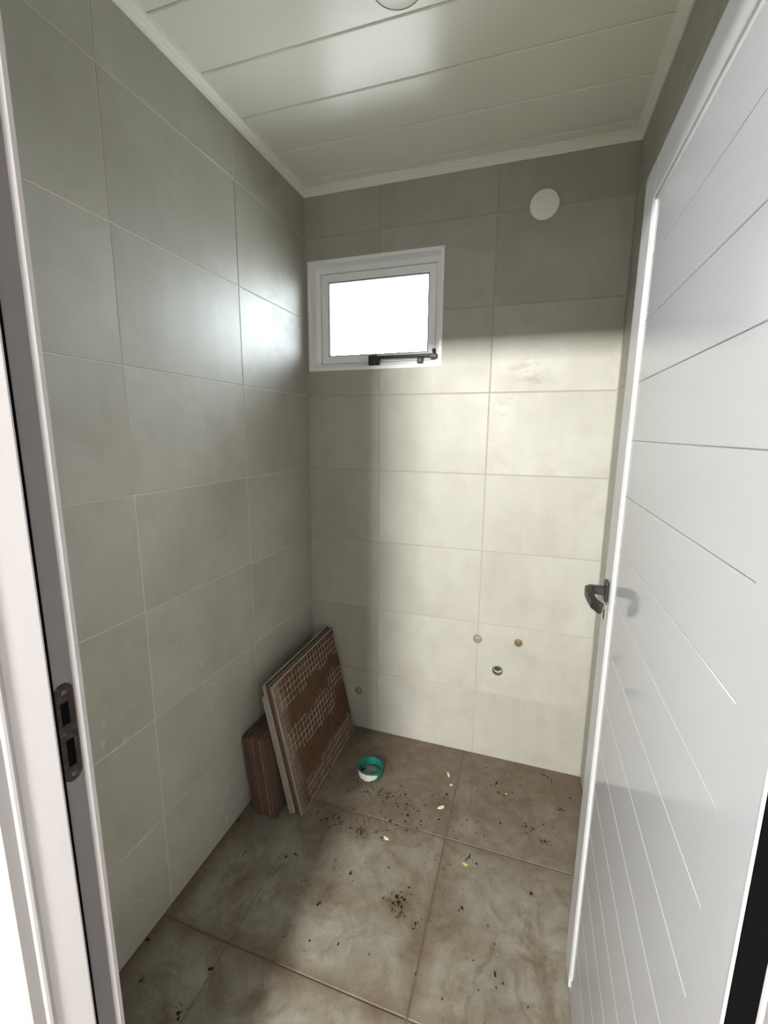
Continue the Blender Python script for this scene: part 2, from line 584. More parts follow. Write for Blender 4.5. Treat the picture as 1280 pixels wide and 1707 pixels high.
cornice('trim_1', 'white ceiling cornice along the left wall', Matrix(((0, 1, 0, .0005), (-1, 0, 0, -.0005), (0, 0, 1, 0), (0, 0, 0, 1))), -YF)
cornice('trim_2', 'white ceiling cornice above the window wall', Matrix(((1, 0, 0, 0.0005), (0, -1, 0, -.0005), (0, 0, 1, 0), (0, 0, 0, 1))), RW - .001)
cornice('trim_3', 'white ceiling cornice along the right wall above the door', Matrix(((0, -1, 0, RW - .0005), (-1, 0, 0, -.0005), (0, 0, 1, 0), (0, 0, 0, 1))), -YF)

# doorway wall between bathroom and hall, and the hall behind the camera
YH = -1.687
DX0, DX1, DZ = .4165, 1.3195, 2.125
wall_front = boxes('wall_front', [(a, b, YH, YF, c, d) for a, b, c, d in cells_with_holes(-.9, 2.4, -.05, CEIL + .06, [(DX0, DX1, -.06, DZ)])], M_PLASTER)
tag(wall_front, 'doorway wall between the hall and the bathroom', 'wall', kind='structure')
HY = -5.6
tag(box('floor_hall', -.9, 2.4, HY - .1, YH, -.12, 0.0, M_HFLOOR), 'hall floor in front of the bathroom doorway', 'floor', kind='structure')
tag(box('ceiling_hall', -.9, 2.4, HY - .1, YH, CEIL, CEIL + .1, M_PLASTER), 'white hall ceiling', 'ceiling', kind='structure')
tag(box('wall_hall_left', -1.0, -.9, HY - .1, YF, -.05, CEIL + .06, M_PLASTER), 'white left wall of the hall', 'wall', kind='structure')
tag(box('wall_hall_right', 2.4, 2.5, HY - .1, YF, -.05, CEIL + .06, M_PLASTER), 'white right wall of the hall', 'wall', kind='structure')
tag(boxes('wall_hall_back', [(a, b, HY - .1, HY, c, d) for a, b, c, d in cells_with_holes(-.9, 2.4, -.05, CEIL + .06, [HALL_WIN])], M_PLASTER),
    'hall wall with a large window opening', 'wall', kind='structure')

hl = empty('tube_lamp', (HALL_LAMP[0], HALL_LAMP[1] - .06, CEIL))
tag(hl, 'tube lamp box hanging under the hall ceiling behind the doorway', 'lamp', kind='structure')
box('housing', -.32, .32, -.04, .05, -.29, -.075, M_CAP, hl, .004)
box('bracket', -.22, -.19, -.02, .02, -.10, 0, M_CAP, hl)
box('bracket', .19, .22, -.02, .02, -.10, 0, M_CAP, hl)

# ------------------------------------------------------------------ window
win = empty('window_1', ((WX0 + WX1) / 2, .05, WZ0))
tag(win, 'small white awning window high on the far wall', 'window', kind='structure')


def child(o, parent):
    o.parent = parent
    o.matrix_parent_inverse = parent.matrix_world.inverted()
    return o


bpy.context.view_layer.update()


def ring(name, x0, x1, z0, z1, wd, y0, y1, mat, parent, bev=.0015):
    """four mitred-looking members as one frame"""
    bm = bmesh.new()
    o4 = [(x0, z0), (x1, z0), (x1, z1), (x0, z1)]
    i4 = [(x0 + wd, z0 + wd), (x1 - wd, z0 + wd), (x1 - wd, z1 - wd), (x0 + wd, z1 - wd)]
    V = [[bm.verts.new((p[0], y, p[1])) for p in q] for q in (o4, i4) for y in (y0, y1)]
    of, ob, inf, inb = V
    for k in range(4):
        j = (k + 1) % 4
        bm.faces.new((of[k], of[j], inf[j], inf[k]))
        bm.faces.new((ob[k], inb[k], inb[j], ob[j]))
        bm.faces.new((of[k], ob[k], ob[j], of[j]))
        bm.faces.new((inf[k], inf[j], inb[j], inb[k]))
    bmesh.ops.recalc_face_normals(bm, faces=bm.faces)
    if bev:
        es = [e for e in bm.edges if len(e.link_faces) == 2 and e.calc_face_angle() > .5]
        bmesh.ops.bevel(bm, geom=es, offset=bev, segments=1, affect='EDGES')
    o = link(name, mesh_from(bm, name), mat)
    bpy.context.view_layer.update()
    return child(o, parent)


ring('outer_trim', .0125, .6565, 1.850, 2.338, .016, -.0045, .006, M_ALU, win)
ring('reveal', .0225, .6455, 1.8585, 2.3275, .006, .0055, .060, M_ALU, win, 0)
ring('frame', .0285, .6395, 1.8645, 2.3215, .024, .052, .100, M_ALU, win)
ring('shadow_gap', .0515, .6165, 1.8875, 2.2985, .006, .070, .090, M_SEAL, win, 0)
sash = ring('sash', .0550, .6130, 1.8910, 2.2950, .034, .058, .092, M_ALU, win)
ring('glazing_bead', .0865, .5815, 1.9225, 2.2635, .007, .0605, .072, M_SEAL, sash, 0)
child(box('pane', .0875, .5805, .073, .077, 1.9235, 2.2625, M_GLASS), sash)
opener = boxes('opener_bar', [(.318, .598, .026, .040, 1.900, 1.9135)], M_BLACK, None, .003)
child(opener, win)
child(box('bracket', .304, .354, .024, .0575, 1.872, 1.918, M_BLACK, None, .004), opener)
child(box('catch', .537, .562, .030, .058, 1.874, 1.901, M_BLACK, None, .003), opener)
child(box('end_block', .594, .628, .022, .058, 1.893, 1.913, M_BLACK, None, .003), opener)
bm = bmesh.new()
lathe(bm, [(0, 0), (.0045, 0), (.0045, .006), (.0075, .009), (.0075, .022), (.006, .024), (0, .024)], 14, Matrix.Translation((.612, .038, 1.911)))
child(link('knob', mesh_from(bm, 'knob', True), M_BLACK), opener)

# ------------------------------------------------------------------ door frame (jambs and head)
frame = empty('trim_4', (.9, (YF + YH) / 2, 0))
tag(frame, 'white door frame round the near doorway with a strike plate', 'door frame', kind='structure')
bpy.context.view_layer.update()
# jamb outline on the lock side: lip, rebate, seal groove, stop, ridge, architrave
JP = [(.4000, -1.574), (.4525, -1.574), (.4560, -1.5765), (.4560, -1.5825), (.4525, -1.586), (.4500, -1.587), (.4500, -1.6165), (.4440, -1.6165),
      (.4440, -1.6200), (.4545, -1.6200), (.4560, -1.6212), (.4560, -1.6232), (.4400, -1.6640), (.4430, -1.6665), (.4440, -1.6700), (.4430, -1.6735), (.4400, -1.6760),
      (.4400, -1.6910), (.4375, -1.6945), (.4330, -1.6970), (.3450, -1.6970), (.3420, -1.6940), (.3420, -1.6885), (.4170, -1.6885), (.4170, -1.5855), (.4000, -1.5855)]
bm = bmesh.new()
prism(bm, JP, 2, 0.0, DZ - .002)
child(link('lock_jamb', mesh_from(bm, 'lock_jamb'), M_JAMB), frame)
mir = [(2 * .868 - x, y) for x, y in JP]
bm = bmesh.new()
prism(bm, mir, 2, 0.0, DZ - .002)
child(link('hinge_jamb', mesh_from(bm, 'hinge_jamb'), M_JAMB), frame)
child(boxes('head', [(.442, 1.294, -1.585, -1.574, 2.100, 2.150), (.456, 1.280, -1.620, -1.586, 2.108, 2.122), (.440, 1.296, -1.687, -1.620, 2.105, 2.122), (.36, 1.376, -1.697, -1.6885, 2.12, 2.20)], M_JAMB, None, .002), frame)
child(box('rebate_shade', .4501, .4507, -1.6164, -1.5872, 0.002, DZ - .01, M_REBSHADE), frame)  # thin grey strip added over the rebate, painting its shade onto the jamb
child(box('seal_strip', .4445, .4532, -1.6198, -1.6156, 0.004, DZ - .02, M_BSEAL), frame)


def strike_plate():
    """long plate with rounded ends and two latch openings, let into the rebate; worn dark metal"""
    bm = bmesh.new()
    hw, hl = .0130, .076
    out = []
    for s, a0 in ((1, 0), (-1, 180)):
        for k in range(9):
            a = math.radians(a0 + 180 * k / 8)
            out.append((hw * math.cos(a), s * (hl - hw) + hw * math.sin(a)))
    slots = [(-.0070, .0045, .014, .048), (-.0055, .0065, -.052, -.010)]
    # cells between outline and slots
    W = .0015
    def quadbox(x0, x1, z0, z1):
        add_box(bm, 0, W, x0, x1, z0, z1)
    zs = hl - hw
    for a, b, c, d in cells_with_holes(-hw, hw, -zs, zs, slots):
        quadbox(a, b, c, d)
    for s in (1, -1):
        pts = [(p[0], p[1]) for p in out if p[1] * s >= zs - 1e-6]
        lo = [bm.verts.new((0, p[0], p[1])) for p in pts]
        hi = [bm.verts.new((W, p[0], p[1])) for p in pts]
        bm.faces.new(lo)
        bm.faces.new(hi)
        for i in range(len(pts)):
            j = (i + 1) % len(pts)
            bm.faces.new((lo[i], lo[j], hi[j], hi[i]))
    return mesh_from(bm, 'strike_plate')


def rusty():
    t = NT('worn dark strike metal')
    v = t.obj()
    f = t.noise(v, 90, 5, .7)
    c = t.ramp(f, [(.3, (.012, .009, .008)), (.55, (.03, .021, .020)), (.75, (.10, .09, .08))])
    return t.set(Base_Color=c, Metallic=.2, Roughness=.65, Specular_IOR_Level=.3)


M_RUST = rusty()
M_RUSTL = plain('tarnished screw head', (.09, .082, .07), .5, metal=.5, var=.3, scale=90)
sp = link('strike_plate', strike_plate(), M_RUST)
sp.location = (.4508, -1.6025, 1.140)
bpy.context.view_layer.update()
child(sp, frame)
for z0, z1, n in ((.014, .048, 'latch_pocket'), (-.052, -.010, 'bolt_pocket')):
    q = box(n, .45075, .4512, -1.611, -1.594, 1.14 + z0, 1.14 + z1, M_BSEAL)
    bpy.context.view_layer.update()
    child(q, sp)
for z in (.063, -.0645):
    bm = bmesh.new()
    lathe(bm, [(0, 0), (.0042, 0), (.0036, .0012), (0, .0014)], 14, Matrix.Translation((.4523, -1.6025, 1.14 + z)) @ Matrix.Rotation(math.radians(90), 4, 'Y'))
    q = link('screw', mesh_from(bm, 'screw', True), M_RUSTL)
    child(q, sp)

# ------------------------------------------------------------------ door leaf, open against the right wall
DB = empty('door_1', (1.25, -1.2, 0.0))
DB.rotation_euler = (0, math.radians(.22), 0)
tag(DB, 'white glossy door leaf standing open along the right wall', 'door', kind='structure')
DB.location = (1.246, -1.2, .012)
# leaf coordinates: x = depth from the visible face (0) towards the wall, y = world y + 1.2, z up
Y_F, Y_N = .402, -.390            # free edge, hinge edge
LH = 2.098


def dpart(name, me, mat, parent=DB):
    return link(name, me, mat, parent)


def dbox(name, x0, x1, y0, y1, z0, z1, mat, parent=DB, bev=.0012, seg=1):
    bm = bmesh.new()
    add_box(bm, x0, x1, y0, y1, z0, z1, bev, seg)
    return link(name, mesh_from(bm, name), mat, parent)


SW = .092                         # stile width
TRZ = LH - .076                   # underside of the top rail
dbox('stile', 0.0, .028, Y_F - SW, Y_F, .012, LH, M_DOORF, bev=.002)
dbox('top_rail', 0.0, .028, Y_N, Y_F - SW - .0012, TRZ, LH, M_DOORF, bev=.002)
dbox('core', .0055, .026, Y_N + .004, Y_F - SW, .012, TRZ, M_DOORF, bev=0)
dbox('rubber_strip', .006, .014, Y_N + .004, Y_F - SW - .012, TRZ - .014, TRZ + .001, M_SEAL, bev=0)
# two half-round beads along the stile
for i, (yc, rr) in enumerate(((Y_F - SW - .006, .0062), (Y_F - SW - .0205, .0058))):
    bm = bmesh.new()
    pts = [(.004 - rr * math.sin(math.pi * k / 8), yc + rr * math.cos(math.pi * k / 8)) for k in range(9)]
    prism(bm, pts, 2, .075, TRZ - .0145)
    dpart('bead', mesh_from(bm, 'bead'), M_DOORF)
y_s1 = Y_F - SW - .028            # slats run from here ...
y_s0 = -.322                      # ... to the plain margin at the hinge side
gz = [.22 + .1207 * k for k in range(0, 16)]
gz = [z for z in gz if z < TRZ - .05]
off = 1.5385 - min(gz, key=lambda z: abs(z - 1.5385))
zs = [.012] + [z + off for z in gz] + [TRZ - .015]


def slat(name, a, b):
    bm = bmesh.new()
    g, k = .0007, .0007
    pts = [(.012, a + g), (.003 + k, a + g), (.003, a + g + k), (.003, b - g - k), (.003 + k, b - g), (.012, b - g)]
    lo = [bm.verts.new((p[0], y_s0, p[1])) for p in pts]
    hi = [bm.verts.new((p[0], y_s1 + .001, p[1])) for p in pts]
    bm.faces.new(lo)
    bm.faces.new(hi)
    for i in range(6):
        bm.faces.new((lo[i], lo[(i + 1) % 6], hi[(i + 1) % 6], hi[i]))
    return link(name, mesh_from(bm, name), M_DOOR, DB)


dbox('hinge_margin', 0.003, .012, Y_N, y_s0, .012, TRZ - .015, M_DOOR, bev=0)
slat('kick_panel', .0113, zs[1])
for a, b in zip(zs[1:-1], zs[2:]):
    slat('slat', a, b)
dbox('hinge_edge', 0.006, .028, Y_N - .002, Y_N + .004, .012, LH, M_BSEAL, bev=0)
bm = bmesh.new()
pts = [(.0050 - .0022 * math.sin(math.pi * k / 8), Y_N + .0005 + .0022 * math.cos(math.pi * k / 8)) for k in range(9)]
prism(bm, pts, 2, .012, LH)
dpart('edge_bead', mesh_from(bm, 'edge_bead'), M_JAMB)
for z in (.25, 1.15, 1.85):
    bm = bmesh.new()
    lathe(bm, [(0, -.02), (.0032, -.02), (.0032, -.0008), (.0026, 0), (.0032, .0008), (.0032, .02), (0, .02)], 12, Matrix.Translation((.028, Y_N - .001, z)))
    dpart('hinge', mesh_from(bm, 'hinge', True), M_BLACK)

# lever handle on the stile
HZ, HYL = 1.176, .349
lev = bmesh.new()
# rounded oblong rose, standing on the face (towards -x)
bm = bmesh.new()
add_box(bm, -.009, 0.0005, HYL - .017, HYL + .017, HZ - .026, HZ + .026, .005, 3)
handle = dpart('handle', mesh_from(bm, 'handle'), M_BLACK)
lev.free()


def sweep(bm, path, ups, w, h):
    """rectangular bar through path points; ups give the section's height direction, w across, h high per point"""
    secs = []
    for i, p in enumerate(path):
        p = Vector(p)
        d = (Vector(path[min(i + 1, len(path) - 1)]) - Vector(path[max(i - 1, 0)])).normalized()
        u = Vector(ups)
        s = d.cross(u).normalized()
        u = s.cross(d).normalized()
        cw, ch = w[i] / 2, h[i] / 2
        c = .28
        sec = []
        for a, b in ((1, 1 - c), (1 - c, 1), (-1 + c, 1), (-1, 1 - c), (-1, -1 + c), (-1 + c, -1), (1 - c, -1), (1, -1 + c)):
            sec.append(bm.verts.new(p + s * a * cw + u * b * ch))
        secs.append(sec)
    n = len(secs[0])
    for a, b in zip(secs[:-1], secs[1:]):
        for k in range(n):
            bm.faces.new((a[k], a[(k + 1) % n], b[(k + 1) % n], b[k]))
    bm.faces.new(secs[0])
    bm.faces.new(secs[-1])


bm = bmesh.new()
sweep(bm, [(-.006, HYL, HZ), (-.026, HYL, HZ), (-.037, HYL - .002, HZ), (-.0445, HYL - .009, HZ - .001), (-.0455, HYL - .024, HZ - .002), (-.0435, HYL - .052, HZ - .005), (-.039, HYL - .078, HZ - .009),
           (-.028, HYL - .092, HZ - .013), (-.025, HYL - .094, HZ - .0135)],
      (0, 0, 1), [.019, .017, .017, .017, .016, .015, .015, .014, .014], [.020, .020, .022, .023, .023, .023, .023, .024, .024])
dpart('lever', mesh_from(bm, 'lever'), M_BLACK, handle)
bm = bmesh.new()
add_box(bm, -.0035, .0004, HYL - .016, HYL + .014, HZ - .088, HZ - .031, .0015, 2)
esc = dpart('escutcheon', mesh_from(bm, 'escutcheon'), M_STEEL)
dbox('keyhole', -.0042, -.0033, HYL - .005, HYL + .003, HZ - .072, HZ - .049, M_BSEAL, esc, .0003)

# ------------------------------------------------------------------ caps, lamp cover, pipes
bm = bmesh.new()
lathe(bm, [(0, 0), (.054, 0), (.0555, .002), (.0545, .005), (.050, .0068), (0, .0075)], 48)
o = link('vent_cap', mesh_from(bm, 'vent_cap', True), M_CAP)
o.matrix_world = Matrix.Translation((1.043, -.0005, 2.439)) @ Matrix.Rotation(math.radians(90), 4, 'X')
tag(o, 'round white blind cap high on the far wall, right of the window', 'cap')

lamp = empty('ceiling_cover', (.673, -.778, CEIL))
tag(lamp, 'round white lamp outlet cover set in the ceiling boards', 'cover')
bm = bmesh.new()
lathe(bm, [(0, -.0040), (.062, -.0040), (.0632, -.0034), (.0632, .004)], 48)
link('disc', mesh_from(bm, 'disc', True), M_PVC, lamp)
bm = bmesh.new()
lathe(bm, [(.0632, -.0006), (.0632, -.0044), (.0650, -.0044), (.0650, -.0004)], 48)
link('rim', mesh_from(bm, 'rim'), M_SEAL, lamp)
bm = bmesh.new()
lathe(bm, [(.0654, .001), (.0654, -.0009), (.076, -.0009), (.0775, .001)], 48)
link('flange', mesh_from(bm, 'flange'), M_PVC, lamp)

M_MORTAR = plain('rough beige mortar', (.20, .172, .13), .9, var=.25, scale=60, bump=.5)
M_PLUG = plain('dirty brass plug', (.17, .115, .058), .6, metal=.3, var=.35, scale=70, bump=.2)
M_PIPE = plain('grey drain plastic', (.17, .18, .172), .4, var=.05, scale=30)
M_PIPEIN = plain('dark pipe interior', (.02, .02, .02), .8, var=.1, scale=30)


def outlet(x, z, R, label, plugmat, rough):
    t = empty('water_outlet', (x, 0, z))
    tag(t, label, 'pipe outlet', 'capped water outlets in the far wall')
    bm = bmesh.new()
    prof = [(0, 0), (R, 0), (R * .97, .0018), (R * .78, .0022), (R * .74, .0008), (0, .0008)]
    lathe(bm, prof, 22, Matrix.Rotation(math.radians(90), 4, 'X'))
    for v in bm.verts:
        rr = math.hypot(v.co.x, v.co.z)
        if rr > R * .9:
            k = 1 + rnd.uniform(-rough, rough)
            v.co.x *= k
            v.co.z *= k
    link('mortar_ring', mesh_from(bm, 'mortar_ring'), M_MORTAR, t)
    bm = bmesh.new()
    lathe(bm, [(0, .0042), (R * .28, .0042), (R * .30, .0030), (R * .50, .0030), (R * .56, .0024), (R * .70, .0010), (R * .72, .0006)], 18, Matrix.Rotation(math.radians(90), 4, 'X'))
    pl = link('plug', mesh_from(bm, 'plug', True), plugmat, t)
    box('slot', -R * .26, R * .26, -.0052, -.0040, -R * .07, R * .07, M_MORTAR, pl, 0)
    return t


M_DRY = plain('dry plug mortar', (.30, .265, .205), .9, var=.25, scale=70, bump=.4)
outlet(.868, .605, .0205, 'capped water outlet at end of the vertical joint, leftmost of the upper pair', M_DRY, .10)
outlet(1.053, .614, .0200, 'capped brass-coloured water outlet up and right of the grey drain pipe', M_PLUG, .05)
outlet(.262, .213, .0195, 'capped water outlet low on the far wall beside the leaning tiles', M_DRY, .05)

dr = empty('drain_pipe', (DRX, 0, DRZ))
tag(dr, 'open grey plastic drain pipe end in the far wall', 'drain pipe')
RX = Matrix.Rotation(math.radians(90), 4, 'X')
bm = bmesh.new()
lathe(bm, [(DRR, -.055), (DRR, .001), (DRR * .98, .0025), (DRR * .86, .0025), (DRR * .84, .001), (DRR * .84, -.022), (DRR * .74, -.026), (DRR * .74, -.055)], 32, RX)
link('pipe', mesh_from(bm, 'pipe'), M_PIPE, dr)
bm = bmesh.new()
lathe(bm, [(DRR * .76, -.0225), (DRR * .82, -.0225), (DRR * .82, -.027), (DRR * .73, -.027), (DRR * .76, -.0225)], 32, RX)
link('sealing_ring', mesh_from(bm, 'sealing_ring'), M_CAP, dr)
bm = bmesh.new()
lathe(bm, [(0, -.052), (DRR * .8, -.052)], 32, RX)
link('stopper', mesh_from(bm, 'stopper'), M_PIPEIN, dr)

# ------------------------------------------------------------------ leaning tiles
M_BODYD = plain('dark terracotta tile body', (.095, .056, .038), .85, var=.25, scale=22, bump=.2)
M_BODYG = plain('dusty grey tile edge', (.33, .30, .255), .85, var=.25, scale=25, bump=.25)
M_GLAZE = plain('pale tile glaze', (.42, .405, .35), .3, var=.08, scale=8)
M_EDGEL = plain('chalky tile edge', (.46, .40, .34), .8, var=.2, scale=40)


def waffle_back_material():
    """terracotta tile back; the raised grid carries pale adhesive dust in three level bands"""
    t = NT('terracotta tile back')
    v = t.obj()
    s = t.n('SeparateXYZ', i_0=v)
    f = t.noise(v, 16, 5, .65)
    c = t.ramp(f, [(.3, (.075, .041, .026)), (.6, (.105, .060, .039)), (.8, (.13, .08, .054))])
    edge = t.rng(t.math('ADD', s.outputs['Y'], t.math('MULTIPLY', t.math('SUBTRACT', t.noise(v, 11, 4), .5), .10)), 0.0, .085, .75, 0.0)
    c = t.mix(edge, c, (.30, .25, .20))
    return t.set(Base_Color=c, Roughness=.9, Specular_IOR_Level=.2)


def rib_material():
    t = NT('waffle ribs with adhesive dust')
    v = t.obj()
    s = t.n('SeparateXYZ', i_0=v)
    Z = s.outputs['Z']
    Y = s.outputs['Y']
    wob = t.math('MULTIPLY', t.math('SUBTRACT', t.noise(v, 8, 6, .75), .5), .17)
    zz = t.math('ADD', Z, wob)
    def band(c, hw, y0, y1):
        b = t.rng(t.math('ABSOLUTE', t.math('SUBTRACT', zz, c)), hw - .012, hw, 1.0, 0.0)
        yy = t.math('ADD', Y, wob)
        return t.math('MULTIPLY', b, t.math('MULTIPLY', t.rng(yy, y0 - .03, y0, 0.0, 1.0), t.rng(yy, y1, y1 + .03, 1.0, 0.0)))
    m = t.math('MAXIMUM', band(.055, .055, .10, .60), band(.285, .062, .02, .43))
    m = t.math('MAXIMUM', m, band(.505, .060, .03, .60))
    m = t.math('MAXIMUM', m, band(.345, .045, .44, .60))
    m = t.math('MULTIPLY', m, t.rng(t.noise(v, 24, 5, .75), .34, .52, .15, 1.0))
    c = t.mix(t.math('MULTIPLY', m, .95), (.115, .070, .047), (.50, .44, .37))
    return t.set(Base_Color=c, Roughness=.9, Specular_IOR_Level=.2)


M_WAF, M_RIB = waffle_back_material(), rib_material()


def loose_tile(name, L, H, T, M, body, glaze_side, label, group, waffle=False, glaze=M_GLAZE):
    """local x = thickness (0..T, away from the room wall is +x), y along, z up"""
    bm = bmesh.new()
    add_box(bm, 0 if glaze_side > 0 else .0016, T - .0016 if glaze_side > 0 else T, 0, L, 0, H, .0007)
    o = link(name, mesh_from(bm, name), body)
    o.matrix_world = M
    tag(o, label, 'tile', group)
    bm = bmesh.new()
    if glaze_side > 0: add_box(bm, T - .0015, T, .0004, L - .0004, .0004, H - .0004, .0004)
    else: add_box(bm, 0, .0015, .0004, L - .0004, .0004, H - .0004, .0004)
    link('glaze', mesh_from(bm, 'glaze'), glaze, o)
    if waffle:
        bm = bmesh.new()
        add_box(bm, T - .0002, T + .0003, .004, L - .004, .004, H - .004)
        link('waffle_back', mesh_from(bm, 'waffle_back'), M_WAF, o)
        bm = bmesh.new()
        p = .0278
        n = int((L - .016) / p)
        for i in range(n + 1):
            yy = .008 + i * p
            w = .0010
            add_box(bm, T + .0002, T + .0012, yy - w, yy + w, .006, H - .006)
        for i in range(int((L - .016) / p)):             # half-pitch fine ribs, only along the lower edge
            yy = .008 + (i + .5) * p
            add_box(bm, T + .0002, T + .0009, yy - .0006, yy + .0006, .006, .115)
        n = int((H - .016) / p)
        for i in range(n + 1):
            z = .008 + i * p
            add_box(bm, T + .0002, T + .00125, .006, L - .006, z - .0010, z + .0010)
        tag(link('rib_grid', mesh_from(bm, 'rib_grid'), M_RIB, o), kind='stuff')
    return o


# small stack of wall tiles against the left wall
SH, SL, ST = .35, .500, .0078
ang = math.atan2(.042, .35)
n_small = 13
names15 = ['first', 'second', 'third', 'fourth', 'fifth', 'sixth', 'seventh', 'eighth', 'ninth', 'tenth', 'eleventh', 'twelfth', 'thirteenth', 'fourteenth', 'fifteenth']
step = ST / math.cos(ang) + .0009
for i in range(n_small):
    x = .0435 + i * step
    y = -.650 + rnd.uniform(-.006, .006) + (.010 if i < 3 else 0)
    M = Matrix.Translation((x, y, .0003)) @ Matrix.Rotation(-ang, 4, 'Y')
    lit = (i == 10)
    lab = 'brown-edged wall tile, %s from the left wall in the low leaning stack' % names15[i]
    if lit: lab = 'wall tile with a pale edge line, eleventh from left wall in low stack'
    h = SH - (0.012 if i < 2 else 0)
    loose_tile('spare_tile', SL, h, ST, M, M_BODYD if i % 4 != 2 else plain('brown tile body %d' % i, (.12, .072, .05), .85, var=.25, scale=22), 1 if i % 2 else -1, lab, 'wall tiles in the low stack',
               glaze=M_EDGEL if lit else plain('brown glaze edge %d' % i, (.06 + .06 * (i % 3), .036 + .038 * (i % 3), .027 + .028 * (i % 3)), .6, var=.2, scale=30))

# tall stack of floor tiles leaning on them
BL, BH, BT = .575, .570, .0088
angb = math.atan2(.120, .556)
stepb = BT / math.cos(angb) + .0004
cfg = [(M_BODYG, -1, .000, .000), (M_BODYG, 1, .000, .0), (M_BODYD, -1, .010, .0), (M_BODYD, 1, .004, .0), (M_BODYD, -1, .003, .0), (M_BODYG, -1, .0, .0)]
lab6 = ['grey-edged floor tile at the back of tall leaning stack', 'pale dusty-edged floor tile, second from back of tall leaning stack', 'brown-edged floor tile, third from back of tall leaning stack',
        'brown floor tile with thin pale line, third from front of tall stack', 'dark brown floor tile just behind the front tile of tall stack', 'front floor tile of tall stack showing its brown waffle back']
for i, (body, gs, dy, dz) in enumerate(cfg):
    x = .250 - (len(cfg) - i) * stepb
    y0 = -.604 + dy + (-.006 if i == 0 else 0)
    M = Matrix.Translation((x, y0, .0003)) @ Matrix.Rotation(-angb, 4, 'Y')
    loose_tile('spare_tile', BL, BH - (.05 if i == 0 else 0), BT, M, body, gs, lab6[i], 'floor tiles in the tall leaning stack', waffle=(i == len(cfg) - 1), glaze=M_BODYD if i in (2, 4) else M_GLAZE)

# ------------------------------------------------------------------ teal lid on the floor
lid = empty('plastic_lid', (.4365, -.292, .0004))
tag(lid, 'round teal plastic lid lying open side up on the dirty floor', 'lid')
t = NT('teal plastic')
v = t.obj()
M_TEAL = t.set(Base_Color=t.ramp(t.noise(v, 30, 4), [(.3, (.0, .125, .098)), (.7, (.006, .20, .16))]), Roughness=.35, Subsurface_Weight=.0)
LR, LHH = .0575, .040
bm = bmesh.new()
lathe(bm, [(0, 0), (LR * .95, 0), (LR * .985, .002), (LR, LHH - .001), (LR * .985, LHH), (LR * .95, LHH), (LR * .935, LHH - .001), (LR * .92, .006), (LR * .90, .0045), (0, .0045)], 48)
link('cup', mesh_from(bm, 'cup', True), M_TEAL, lid)
M_DUST = plain('wet grey cement dust', (.16, .19, .16), .5, var=.25, scale=60, bump=.3)
bm = bmesh.new()
lathe(bm, [(LR * .86, .0046), (LR * .84, .0075), (LR * .5, .0085), (0, .008)], 40)
for q in bm.verts:
    q.co.z += rnd.uniform(-.0004, .0004)
link('cement_residue', mesh_from(bm, 'cement_residue', True), M_DUST, lid)
# white plaster smeared on the outside, facing the door
M_WHITE = plain('dried white plaster', (.72, .67, .62), .9, var=.12, scale=90, bump=.6)
bm = bmesh.new()
N = 22
rows = []
a0, a1 = math.radians(200), math.radians(322)
for k in range(N + 1):
    a = a0 + (a1 - a0) * k / N
    e = math.sin(math.pi * k / N) ** .5
    top = LHH * (.62 + .30 * e) + rnd.uniform(-.002, .002)
    bot = LHH * .05 + (1 - e) * LHH * .4 + rnd.uniform(0, .004)
    col = []
    for j in range(4):
        z = bot + (top - bot) * j / 3
        r = LR * (.99 + .01 * z / LHH) + (.0018 if j in (1, 2) else .0003) * (.4 + .6 * e) + rnd.uniform(0, .0005)
        col.append(bm.verts.new((r * math.cos(a), r * math.sin(a), z)))
    rows.append(col)
for p, q in zip(rows[:-1], rows[1:]):
    for j in range(3):
        bm.faces.new((p[j], q[j], q[j + 1], p[j + 1]))
link('plaster_smear', mesh_from(bm, 'plaster_smear', True), M_WHITE, lid)
bm = bmesh.new()
for (x, y, s) in ((-.036, .004, .008), (-.040, -.004, .006), (-.030, .010, .005), (-.018, -.030, .004), (.004, .010, .003)):
    r = bmesh.ops.create_icosphere(bm, subdivisions=1, radius=s, matrix=Matrix.Translation((x, y, .009)) @ Matrix.Diagonal((1, .8, .4, 1)))
    for q in r['verts']:
        q.co += Vector((rnd.uniform(-1, 1), rnd.uniform(-1, 1), 0)) * s * .25
M_CRUMB = plain('dark earth crumbs', (.026, .019, .013), .95, var=.4, scale=120, spec=.1)
tag(link('dirt_flakes', mesh_from(bm, 'dirt_flakes'), M_CRUMB, lid), kind='stuff')

# ------------------------------------------------------------------ litter on the floor
def chip_mesh(name, pts, th):
    bm = bmesh.new()
    lo = [bm.verts.new((x, y, 0)) for x, y in pts]
    hi = [bm.verts.new((x * .86, y * .86, th + rnd.uniform(-.0006, .0006))) for x, y in pts]
    bm.faces.new(lo[::-1])
    bm.faces.new(hi)
    n = len(pts)
    for i in range(n):
        bm.faces.new((lo[i], lo[(i + 1) % n], hi[(i + 1) % n], hi[i]))
    return mesh_from(bm, name)


M_CHIP = plain('pale chip', (.70, .66, .56), .7, var=.12, scale=80, bump=.3)
M_YEL = plain('yellow chip', (.50, .46, .10), .6, var=.35, scale=60)


def chip(x, y, ln, wd, rot, mat, label):
    pts = []
    for k in range(9):
        a = 2 * math.pi * k / 9
        r = rnd.uniform(.85, 1.1)
        bend = .35 * wd * (math.cos(a) ** 2)
        pts.append((ln * math.cos(a) * r, wd * math.sin(a) * r + bend))
    o = link('chip', chip_mesh('chip', pts, .0028), mat)
    o.location = (x, y, .0004)
    o.rotation_euler = (0, 0, math.radians(rot))
    tag(o, label, 'chip', 'pale chips on the floor')


